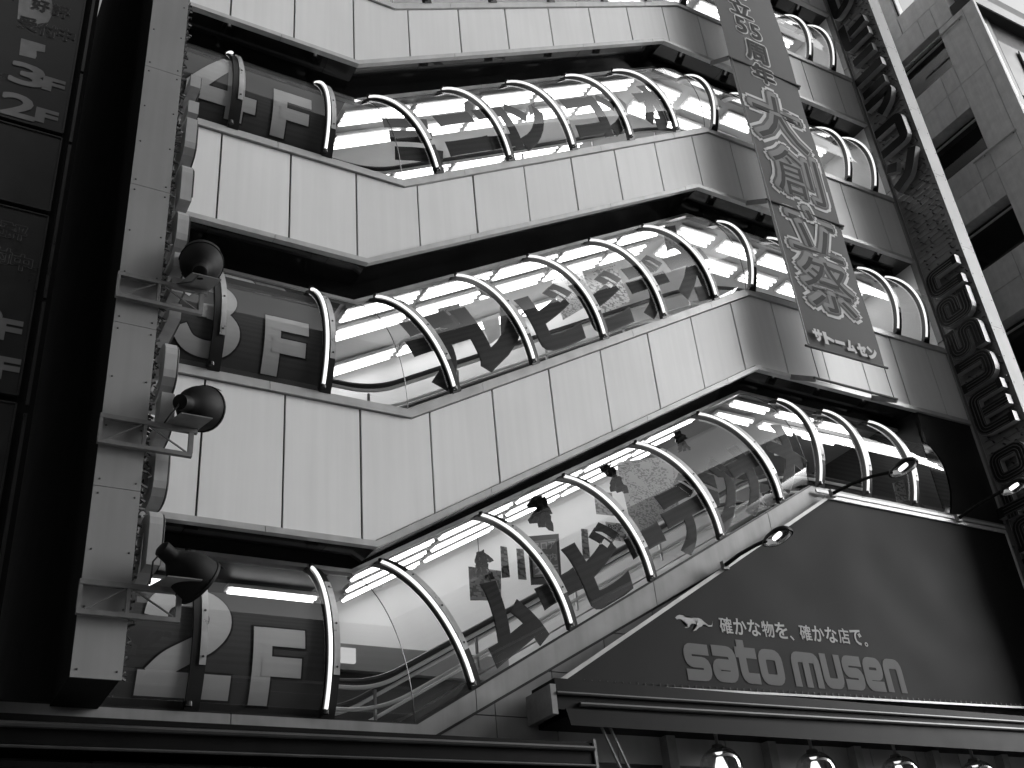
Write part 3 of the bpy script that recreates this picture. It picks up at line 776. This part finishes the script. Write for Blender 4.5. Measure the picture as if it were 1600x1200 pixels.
for i in range(80):
    x = 7.6+i*.115; tk.bar((x, YS-.012, zb_(x)+.02), (x, YS-.012, zb_(x)+.055), .012, .012)
small(tk.build('edge_pin', 'ledge_trim', bb))
u0 = 9.22
for word, xs_, sc in (('sato', 9.22, .437), ('musen', 11.10, .392)):
    x = xs_
    for ch in word:
        wd, st, lp = ALPHA[ch]; mb = MB()
        fn = lambda u, v, d, x=x: (x+sc*u, YS-.006-d, zb_(x)+.13+.50*v+.03*u*0)
        for q in st: stroke_solid(mb, q, T, fn, 0, .2)
        for q in lp: stroke_solid(mb, q, T, fn, 0, .2, True)
        mb.v = [tuple(p) for p in mb.v]; mb.f = flip_to(mb.v, mb.f, Vector((0, -1, 0)))
        mb.build('board_letter', 'board_letter', bb); x += wd*sc+.028
tg = '確かな物を、確かな店で。'; x = 9.93
for ch in tg:
    narrow = ch in '、。'
    wd = .215 if not narrow else .06
    text_flat('tagline_character', ch, wd, .225 if not narrow else .06, .018, 'board_white', bb,
              lambda px_, pz_, x=x, wd=wd, nr=narrow: (x+wd/2+px_, YS-.006, zb_(x)+.92+(pz_ if not nr else pz_-.1)), (0, -1, 0))
    x += .252 if not narrow else .20
cat = [(0,.62),(.06,.74),(.12,.80),(.20,.80),(.28,.72),(.40,.70),(.52,.74),(.62,.76),(.70,.70),(.76,.58),(.86,.42),(.95,.44),(.99,.60),(1.,.72),(.985,.58),(.96,.38),(.86,.34),(.78,.46),(.72,.42),(.66,.30),(.58,.22),(.50,.06),(.40,.0),(.46,.10),(.52,.24),(.56,.34),(.50,.42),(.42,.40),(.36,.30),(.30,.16),(.20,.12),(.28,.22),(.30,.34),(.24,.46),(.16,.56),(.10,.58),(.04,.54)]
v3 = [(9.18+.64*a, YS-.006, zb_(9.2)+.80+.26*b) for a, b in cat]
me = bmesh.new(); bv = [me.verts.new(p) for p in v3]; f_ = me.faces.new(bv); bmesh.ops.triangulate(me, faces=[f_])
tri = [tuple(v.index for v in f.verts) for f in me.faces] if not me.verts.index_update() else []; me.free()
MB().add(v3, flip_to(v3, tri, Vector((0, -1, 0)))).build('running_cat_emblem', 'board_white', bb)

# gooseneck lamps of the billboard
def sign_lamp(base, head, label):
    base, head = Vector(base), Vector(head)
    t = thing('sign_lamp', label, 'lamp', base, 'lamps over the billboard')
    mid = base.lerp(head, .62)+Vector((0, 0, .06)); up = Vector((0, 0, 1))
    MB().tube([base, base.lerp(mid, .5)+up*.02, mid, head+Vector((0, .22, .06))], [.03, .028, .026, .03], 8).build('arm', 'spot_body', t, smooth=True)
    # boat shaped housing, open underneath towards the board
    ax = Vector((.25, .95, 0)).normalized(); sd_ = Vector((ax.y, -ax.x, 0)); vs = []; fs = []; N, M = 12, 10
    for i in range(N+1):
        s_ = -1+2*i/N; wdt = .15*math.sqrt(max(1-abs(s_)**2.4, 0))+.012; hgt = .11*math.sqrt(max(1-abs(s_)**2.4, 0))+.01
        for j in range(M+1):
            a = math.pi*j/M; vs.append(head+ax*s_*.30+sd_*wdt*math.cos(a)+up*hgt*math.sin(a))
    for i in range(N):
        for j in range(M): q = i*(M+1)+j; fs.append((q, q+M+1, q+M+2, q+1))
    MB().add(vs, fs).build('housing', 'spot_body', t, smooth=True)
    vi = []; 
    for p in vs: vi.append(head+(Vector(p)-head)*.92)
    MB().add(vi, [tuple(reversed(f)) for f in fs]).build('reflector', 'reflector', t, smooth=True)
    MB().lathe([(0, -.10), (.03, -.09), (.035, 0), (.03, .09), (0, .10)], head+up*.035, ax, 12).build('bulb', 'bulb_on', t, smooth=True)
    MB().box(base.x-.05, base.x+.05, base.y-.03, base.y+.03, base.z-.06, base.z+.06).build('clamp', 'bracket', t)
sign_lamp((12.75, -.2, 8.76), (12.75, -1.62, 8.50), 'billboard lamp on an arm at the peak where the sloping edge ends')
sign_lamp((15.67, -.2, 8.76), (15.72, -1.35, 8.80), 'billboard lamp on an arm beside the right blade sign')
sign_lamp((10.19, -.2, 7.22), (10.25, -1.25, 7.20), 'billboard lamp on an arm halfway up the sloping edge')

# ---------------------------------------------------------------- awnings and shop front
aw = thing('awning', 'black shop awning with two bright rails under the billboard', 'awning', (12, -.3, 4.8))
MB().box(6.9, 17.0, -.58, -.06, 4.92, 5.28).build('box', 'ledge', aw)
vs = [(6.95,-.60,4.93),(17.0,-.60,4.93),(17.0,-.64,4.72),(7.3,-.64,4.72)]
MB().prism_y([(7.05,4.74),(17,4.74),(17,4.93),(7.0,4.93)], -.6, -.585).build('valance', 'ledge', aw)
for z, r in ((5.10, .022), (4.985, .028)): MB().tube([(6.9+.3*(z < 5.05), -.60, z), (11.9, -.60, z+.05), (17.0, -.60, z+.1)], r, 8).build('rail', 'ledge_trim', aw, smooth=True)
MB().box(6.82, 6.895, -.60, -.04, 4.86, 5.20).build('end_cap', 'bracket', aw)
MB().box(7.0, 17.0, -.56, 2.5, 4.84, 4.90).build('underside', 'ledge', aw)
lg = thing('ledge', 'black canopy ledge with thin rails under the 2F number window', 'canopy', (4, -.3, 4.2))
MB().box(.9, 7.32, -.58, -.06, 4.30, 4.56).build('box', 'ledge', lg)
MB().box(.9, 7.32, -.56, 2.5, 4.1, 4.16).build('underside', 'ledge', lg)
for z, r in ((4.46, .03), (4.27, .016)): MB().tube([(.9, -.60, z), (7.32, -.60, z+.03)], r, 8).build('rail', 'ledge_trim', lg, smooth=True)
MB().box(7.325, 7.36, -.6, -.05, 4.2, 4.6).build('end_cap', 'bracket', lg)
for x in (7.5, 7.62): MB().bar((x, -.5, 4.84), (x+.25, -.5, 4.25), .03, .02).build('stay', 'bracket', aw)

for i, x in enumerate((9.39, 10.97, 12.52, 14.1)):
    t = thing('globe_lamp', 'lit clear globe lamp hanging on a stem under the black awning', 'lamp', (x, -.3, 4.43), 'globe lamps under the awning')
    c = Vector((x, -.3, 4.40)); r = .27
    MB().lathe([(r*math.sin(R_(a)), r*math.cos(R_(a))) for a in range(14, 181, 8)], c, (0, 0, 1), 28).build('globe', 'bulb_glass', t, smooth=True)
    MB().lathe([(.025, .46), (.025, .42), (.022, .40), (.022, .30), (.07, .29), (.085, .255), (.07, .25)], c, (0, 0, 1), 16).build('stem', 'steel', t, smooth=True)
    MB().lathe([(0, .20), (.05, .20), (.19, .17), (.20, .165), (.0, .16)], c, (0, 0, 1), 24).build('reflector', 'reflector', t, smooth=True)
    MB().lathe([(0, .15), (.04, .14), (.06, .08), (.085, .0), (.08, -.06), (.045, -.10), (0, -.11)], c, (0, 0, 1), 16).build('bulb', 'bulb_on', t, smooth=True)
shop = thing('shop_front', 'dim shop interior crammed with small signs behind the globe lamps', 'shop front', (12, 1, 0))
MB().box(7.1, 17.2, 2.5, 2.6, .1, 4.83).build('back_wall', 'paper_grey', shop)
MB().box(2.02, 7.0, .4, .5, .1, 4.3).build('shutter', 'black', shop)
for x in (8.75, 10.4, 11.95, 13.5, 15.0): MB().box(x, x+.14, -.12, .06, .14, 4.83).build('post', 'bracket', shop)
for i in range(16):
    x = 7.8+i*.55+random.uniform(-.1, .1); z = 4.35+random.uniform(0, .28); y = random.uniform(.3, 1.8); w_ = random.uniform(.2, .45)
    o = MB().box(x, x+w_, y, y+.02, z, z+random.uniform(.08, .2)).build('hanging_card', random.choice(['poster_light', 'poster_grey', 'poster_fine', 'paper_grey']), shop)
for i in range(5): MB().box(7.9+i*1.6, 8.9+i*1.6, 1.2, 1.26, 4.7, 4.73).build('strip_light', 'shop_light', shop)
for i in range(4): MB().box(7.4, 17, .5+.3*i, .56+.3*i, 4.72, 4.80).build('ceiling_batten', 'bracket', shop)

# ---------------------------------------------------------------- inside the tubes
ORD = {2: 'second', 3: 'third', 4: 'fourth', 5: 'fifth'}
def fixture(a, b, k, where, wd=.20):
    a, b = Vector(a), Vector(b); d = (b-a).normalized(); wd = .2 if k == 2 else .4
    t = thing('fluorescent_light', 'fluorescent ceiling light behind the %s floor %s glass' % (ORD[k], where), 'ceiling light', a.lerp(b, .5), 'ceiling lights behind the %s floor glass' % ORD[k])
    MB().bar(a+Vector((0,0,.045)), b+Vector((0,0,.045)), wd, .05).build('housing', 'housing', t)
    for y in ((-.06, .06) if k == 2 else (-.12, 0, .12)): MB().tube([a+d*.04+Vector((0, y, 0)), b-d*.04+Vector((0, y, 0))], .026, 8).build('tube', 'tube_light', t)
for k in (2, 3, 4, 5):
    L = SILL[k]; C = L.offset(2.02)
    for y, x_0, st_ in ([(1.6, 5.3, 0), (2.25, 5.5, 0), (2.9, 5.7, 0)] if k == 2 else [(1.12, 5.0, 0), (1.74, 5.1, .2), (3.1, 5.5, 0)]):  # second floor's middle row and other floors' rear row are added, brightening the walls
        x = x_0
        while x < C.x2-.6:
            x1 = min(x+1.25, C.x2-.1); fixture((x, y, C.z(x)), (x1, y, C.z(x1)), k, 'sloping'); x = x1+.09
    for y in ((1.45, 1.0) if k == 2 else (1.1, 1.7)):
        x = C.x2+.25
        while x < L.xe-.8: fixture((x, y, C.zr), (x+.85, y, C.zr), k, 'upper landing'); x += 1.05
    if k == 2:
        for x in (1.62+.6, 3.70): fixture((x, 1.77, C.zl), (x+1.2, 1.77, C.zl), k, 'lower landing')
def handpath(L, h, y, xa, xb):
    O = L.offset(h); base = [(xa, O.zl), (O.x1-.05, O.zl), (O.x2+.05, O.zr), (xb, O.zr)]
    P = rounded(base, 1.4, 12); return [(p.x, y, p.y) for p in P]
for k in (2, 3, 4):
    L = SILL[k]; t = thing('escalator', 'escalator with black handrails seen through the %s floor glass' % ORD[k], 'escalator', (8, 1.3, L.zl))
    xb = L.xe-1.2
    for y in (.62, 1.78):
        MB().tube(handpath(L, .60, y, 4.35, xb), .042, 8).build('handrail', 'handrail', t, smooth=True)
        MB().tube(handpath(L, .54, y-.01, 4.5, xb-.1), .026, 6).build('rail_light', 'white_frame', t, smooth=True)
        MB().tube(handpath(L, .30, y+.04, 4.3, xb), .024, 6).build('skirting', 'white_frame', t, smooth=True)
    mb = MB(); P = handpath(L, .10, 1.2, 4.2, xb)
    vs = []
    for p in P: vs += [(p[0], .70, p[2]), (p[0], 1.70, p[2])]
    MB().add(vs, [(2*i, 2*i+2, 2*i+3, 2*i+1) for i in range(len(P)-1)]).build('step_band', 'floor_pale', t)
    for x in (5.2, 6.6, 8.2, 9.8, 11.4):
        O = L.offset(.3); z = O.z(x); MB().bar((x, .66, z-.15), (x, .66, z+.25), .03, .03).build('baluster', 'steel', t)

def sheet(name, corners, Y, m_, label, cat_, group=None, bodytext=None, tm='ink'):
    p = [onY(a, b, Y) for a, b in corners]            # corners clockwise from top left in the photograph
    poly = [(q.x, q.z) for q in p][::-1]
    o = MB().prism_y(poly, Y, Y+.006).build(name, m_)
    recentre(o)
    return tag(o, label, cat_, group)
def rows_text(parent_o, lines, Y, tl, tr, bl, m_):
    """lettering on a sheet: bilinear over three photo corners"""
    A, B, C = (onY(*q, Y) for q in (tl, tr, bl)); n = len(lines)
    U, V = B-A, C-A
    for i, ln in enumerate(lines):
        vs, fs = fitted(ln, .86, .62/n, .02)
        v3 = [A+U*(.5+x)+V*((i+.5)/n-y) for x, y in vs]; v3 = [(p.x, Y-.004, p.z) for p in v3]
        o = MB().add(v3, flip_to(v3, fs, Vector((0, -1, 0)))).build('sheet_lettering', m_)
        o.parent = parent_o; o.matrix_parent_inverse = Matrix.Translation(parent_o.location).inverted()
sheet('hanging_poster', [(732,885),(783,892),(783,938),(735,938)], .9, 'poster_grey', 'grey poster of repeated marks hanging beside the katakana stroke of the second floor glass', 'poster')
sheet('price_strip', [(782,853),(792,855),(797,902),(784,903)], 1.6, 'poster_grey', 'narrow grey price strip on the white second floor wall, left of a pair', 'price strip')
sheet('price_strip', [(807,857),(818,858),(823,906),(810,905)], 1.6, 'poster_grey', 'narrow grey price strip on the white second floor wall, right of a pair', 'price strip')
sheet('price_strip', [(908,826),(918,827),(922,872),(911,874)], 1.8, 'poster_grey', 'narrow grey price strip under a curved rail near the large price poster', 'price strip')
o = sheet('hanging_signboard', [(824,838),(873,834),(878,912),(830,914)], 1.3, 'ink', 'dark framed floor guide board hanging behind the second floor glass', 'signboard')
o2 = MB(); p = [onY(a, b, 1.29) for a, b in [(829,846),(869,842),(874,900),(834,902)]]; o2.prism_y([(q.x, q.z) for q in p][::-1], 1.288, 1.296)
q_ = o2.build('board_face', 'paper_grey'); q_.parent = o; q_.matrix_parent_inverse = Matrix.Translation(o.location).inverted()
rows_text(o, ['フロア', 'ご案内', '2F'], 1.284, (829,846), (869,842), (834,902), 'paper')
sheet('price_poster', [(963,722),(1050,712),(1062,800),(990,835)], 2.2, 'poster_fine', 'large finely printed price poster behind the sloping second floor glass', 'poster')
sheet('price_poster', [(928,768),(956,770),(962,806),(932,803)], 2.4, 'poster_grey', 'grey printed poster just left of the large price poster', 'poster')
o = sheet('price_poster', [(946,815),(990,820),(996,850),(950,842)], 1.5, 'poster_light', 'pale poster headed BS under the large price poster', 'poster')
rows_text(o, ['BSデジ', 'タル'], 1.494, (946,815), (990,820), (950,842), 'ink')
sheet('wall_poster', [(1205,680),(1226,683),(1232,712),(1210,712)], 1.9, 'poster_light', 'small poster on the upper landing wall of the second floor tube', 'poster')
sheet('leaflet', [(1395,755),(1412,750),(1418,782),(1402,785)], .5, 'poster_light', 'white leaflet standing in the end of the second floor tube', 'leaflet')
sheet('price_poster', [(862,440),(905,415),(930,470),(880,500)], 1.9, 'poster_fine', 'pale finely printed poster behind the third floor katakana', 'poster')
sheet('price_poster', [(905,425),(955,400),(985,470),(935,495)], 2.3, 'poster_light', 'pale tilted poster behind the third floor glass beside a finely printed one', 'poster')
sheet('white_panel', [(752,499),(779,489),(782,526),(765,538)], 1.5, 'paper', 'bright blank white panel behind the third floor glass', 'panel')
o = sheet('framed_notice', [(781,472),(800,476),(803,525),(783,525)], 1.2, 'ink', 'dark framed notice beside the blank white panel of the third floor', 'notice')
sheet('hanging_card', [(743,445),(757,452),(771,466),(752,460)], .8, 'paper_grey', 'small grey card hanging in the third floor tube near its first ribs', 'card')
sheet('hanging_card', [(1035,355),(1055,352),(1062,385),(1042,392)], .9, 'poster_grey', 'small printed card hanging high in the third floor tube', 'card')
sheet('hanging_card', [(725,160),(742,150),(738,185),(728,188)], .8, 'paper_grey', 'small grey card hanging in the fourth floor tube near its second rib', 'card')
sheet('hanging_card', [(825,165),(835,160),(833,178),(828,180)], .8, 'paper_grey', 'small grey card hanging in the fourth floor tube near its third rib', 'card')
# portrait poster, generic figure
o = sheet('portrait_poster', [(684,482),(718,474),(722,515),(690,522)], 1.0, 'poster_light', 'poster of a dark clothed figure behind the third floor glass', 'poster')
for nm, pts, m_ in (('printed_figure', [(688,512),(692,494),(700,490),(710,490),(717,500),(719,513)], 'ink'), ('printed_face', [(698,491),(697,485),(701,480),(706,482),(707,489),(703,493)], 'skin')):
    p = [onY(a, b, .99) for a, b in pts]; y = .994 if m_ == 'ink' else .991
    q_ = MB().prism_y([(q.x, q.z) for q in p][::-1], y, y+.002).build(nm, m_); q_.parent = o; q_.matrix_parent_inverse = Matrix.Translation(o.location).inverted()
# foil garlands
def garland(px, py, Y, s_, label):
    c = onY(px, py, Y); t = thing('foil_garland', label, 'decoration', c, 'foil garlands inside the second floor tube')
    for j in range(2):
        vs = []; fs = []; n = 6; rot = random.uniform(-.5, .5)
        for a in range(n+1):
            for e in range(n+1):
                u, v = (a/n-.5)*s_*1.3, -(e/n)*s_*(.9 if j else .7)
                u *= .35+.65*(e/n); x = u*math.cos(rot)-v*math.sin(rot); z = u*math.sin(rot)+v*math.cos(rot)
                vs.append(c+Vector((x+j*.12*s_, (.09 if a % 2 else -.09)*s_+random.uniform(-.03, .03), z-j*s_*.55)))
        for a in range(n):
            for e in range(n): q = a*(n+1)+e; fs.append((q, q+1, q+n+2, q+n+1))
        MB().add(vs, fs).build('foil_fan', 'foil', t)
    MB().tube([c, c+Vector((0, 0, .25))], .005, 4).build('string', 'gasket', t)
for a in ((842,775,.9,.34,'dark foil garland above the grey poster of marks'), (748,862,.9,.26,'dark foil square hanging near the first sloping rib of the second floor'),
          (955,728,.9,.30,'dark foil garland left of the large price poster'), (1056,675,.9,.24,'dark foil garland right of the large price poster')): garland(*a)
# inner room seen through the lower bay: dark shelving, light box
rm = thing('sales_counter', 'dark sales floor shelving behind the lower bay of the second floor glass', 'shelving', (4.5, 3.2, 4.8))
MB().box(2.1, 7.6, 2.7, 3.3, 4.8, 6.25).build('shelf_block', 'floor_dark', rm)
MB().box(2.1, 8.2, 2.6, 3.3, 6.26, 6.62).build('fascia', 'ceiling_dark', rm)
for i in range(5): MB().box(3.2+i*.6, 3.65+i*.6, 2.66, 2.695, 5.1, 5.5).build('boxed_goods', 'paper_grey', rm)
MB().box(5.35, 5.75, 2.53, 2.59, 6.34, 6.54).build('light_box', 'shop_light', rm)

# ---------------------------------------------------------------- neighbours
nb = thing('dark_building', 'unlit black neighbouring building carrying the floor guide sign', 'building', (-6, 3, 0))
MB().box(-16, .98, -.40, 14, 0, 34).build('wall', 'dark_wall', nb)
MB().box(-16, 1.02, -.44, 14, 4.0, 4.3).build('string_course', 'dark_wall', nb)
sg = thing('floor_guide_sign', 'tall framed floor guide sign with dark panels on the black building', 'sign', (-.3, -.5, 4))
xa, xb = -1.45, .80
for za, zb in ((4.6, 7.70), (7.80, 10.17), (10.25, 11.38), (11.46, 14.5)):
    MB().box(xa, xb, -.50, -.41, za, zb).build('sign_panel', 'sign_face', sg)
    for a, b in (((xa, za), (xb, za)), ((xb, za), (xb, zb)), ((xa, zb), (xb, zb)), ((xa, za), (xa, zb))):
        MB().bar((a[0], -.505, a[1]), (b[0], -.505, b[1]), .02, .018).build('panel_frame', 'sign_frame', sg)
for za, zb in ((4.6, 7.6), (7.7, 9.0), (9.05, 11.3), (11.35, 12.5), (12.55, 14.6)):
    MB().bar((.90, -.5, za), (.90, -.5, zb), .035, .035).build('outer_frame', 'sign_frame', sg)
def sign_char(ch, px, py, w_, hh, m_, off=.03, ol=True):
    c = onY(px, py, -.51)
    if ol: text_flat('sign_outline', ch, w_, hh, off+.03, m_, sg, lambda x, y: (c.x+x, -.504, c.z+y), (0, -1, 0)); m_ = 'ink_black'
    text_flat('sign_character', ch, w_, hh, off, m_, sg, lambda x, y: (c.x+x, -.508, c.z+y), (0, -1, 0))
mat('ink_black', .008, .4, var=.1)
p = [onY(a, b, -.5) for a, b in [(30,-5),(80,-5),(83,20),(75,35),(55,38),(27,30)]]
MB().prism_y([(q.x, q.z) for q in p][::-1], -.502, -.5).build('faded_patch', 'sign_patch', sg)
for ch, a, b in (('好', 64, 8), ('評', 95, 17), ('受', 44, 36), ('付', 75, 47), ('中', 103, 54), ('評', 26, 362), ('好', 2, 355), ('付', 2, 398), ('中', 34, 410)):
    sign_char(ch, a, b, .20, .21, 'sign_letter')
p = [onY(a, b, -.5) for a, b in [(33,60),(71,71),(70,82),(57,80),(57,88),(55,92),(30,86)]]
MB().prism_y([(q.x, q.z) for q in p][::-1], -.504, -.5).build('blanking_plate', 'sign_patch', sg)
for ch, a, b, w_, hh in (('3', 43, 117, .37, .34), ('F', 84, 133, .20, .20), ('2', 29, 165, .37, .34), ('F', 73, 182, .20, .20), ('F', 12, 515, .22, .24), ('F', 8, 575, .22, .24), ('3', -28, 498, .37, .34), ('2', -32, 556, .37, .34)):
    sign_char(ch, a, b, w_, hh, 'sign_letter', .05, False)

# stone building on the right
XN = 20.5
sb = thing('stone_building', 'grey stone clad building with square recessed windows beyond the blade sign', 'building', (24, 3, 0))
MB().box(XN+.42, 34, -1.4, 16, 0, 24.2).build('core', 'mortar', sb)
wy0, wy1 = -.645, .95; mod = 2.765
rowsz = [20.9+mod*i for i in range(-7, 2)]
def slab(y0, y1, z0, z1, th=.43): MB().box(XN, XN+th, y0+.006, y1-.006, z0+.006, z1-.006).build('stone_slab', 'stone', sb)
for g in rowsz:                            # joint line g; window sits from g-2.08 to g-.75
    zt, zb0 = g-.76, g-.76-1.335; g0 = g-mod
    top_ = g if g < 23 else g
    slab(-1.74, -1.40, g0, min(g, 22.85), .10); slab(-1.40, wy0, g0, min(g, 22.85))
    if g > 23: slab(-1.12, wy0, 22.86, g)
    slab(wy1, 2.6, g0, g); slab(2.6, 4.6, g0, g)
    slab(wy0, -.235, zt, g); slab(-.235, wy1, zt, g)
    slab(wy0, -.235, g0, zb0); slab(-.235, wy1, g0, zb0)
    wn = MB().box(XN+.36, XN+.41, wy0-.0, wy1+.0, zb0, zt).build('window', 'window_frame', sb)
    MB().add([(XN+.352, wy0+.05, zb0+.05), (XN+.352, wy1-.05, zb0+.05), (XN+.352, wy1-.05, zt-.05), (XN+.352, wy0+.05, zt-.05)], [(0, 3, 2, 1)]).build('pane', 'window_glass', wn)
    MB().box(XN+.30, XN+.355, wy0, wy1, zt-.14, zt-.11).build('frame', 'white_frame', wn)
g = rowsz[-1]
slab(.27, 1.6, g, 28); slab(1.6, 4.6, g, 28); slab(-1.12, .26, g, 24.28)
MB().bar((XN+.1, .26, 24.32), (XN+.1, -1.1, 24.32), .06, .05).build('rail', 'white_frame', sb)
MB().bar((XN+.12, .24, 24.3), (XN+.12, .24, 28), .05, .05, (0, 1, 0)).build('post', 'window_frame', sb)
for z, y0, y1 in ((22.60, .55, -1.35), (18.67, -.22, -1.45)):
    MB().tube([(XN-.05, y0, z), (XN-.05, y1, z)], .022, 8).build('pipe', 'trim', sb)
    for y in (y0-.3, y1+.1): MB().bar((XN+.01, y, z), (XN-.05, y, z), .03, .03).build('pipe_clip', 'bracket', sb)
# its street front: dark box for the corner's shade, eave slab, dark recessed glazing
MB().box(XN+.105, XN+.80, -1.50, -1.42, 0, 22.8).build('recess_shade', 'window_frame', sb)  # dark sheet standing in for the shade of the corner recess
MB().box(XN+.02, 34, -1.66, -1.13, 22.88, 23.2).build('eave', 'window_frame', sb)
MB().box(XN+.02, 34, -1.70, -1.662, 22.86, 23.22).build('eave_edge', 'blade_front', sb)
for i in range(6):
    z = 22.0-mod*i; MB().box(XN+.82, 33, -1.5, -1.42, z-1.9, z).build('glazing', 'window_frame', sb)
    MB().box(XN+1.5, 33, -1.56, -1.52, z-1.75, z-.12).build('blind', 'blade_front', sb)
    MB().bar((XN+.3, -1.62, z-2.3), (XN+.3, -1.62, z+.2), .05, .05).build('downpipe', 'trim', sb)

# across the street (seen only in the glass)
def block(label, x0, x1, y0, y1, hh, m_, step):
    b = thing('street_building', label, 'building', ((x0+x1)/2, (y0+y1)/2, 0), 'buildings across the street')
    MB().box(x0, x1, y0, y1, .14, hh).build('wall', m_, b)
    MB().box(x0-.2, x1+.2, y1-.5, y1+.2, hh-.5, hh+.3).build('parapet', m_, b)
    z = 5.
    while z < hh-3:
        MB().box(x0+1, x1-1, y1+.01, y1+.06, z, z+1.7).build('window_band', 'window_frame', b); z += step
block('tall grey office block across the street, reflected in the curved glass', -8, 62, -46, -30, 41, 'opposite', 3.6)
block('low pale shop building across the street beside a tall office block', -46, -9, -44, -30, 9, 'opposite_pale', 3.4)
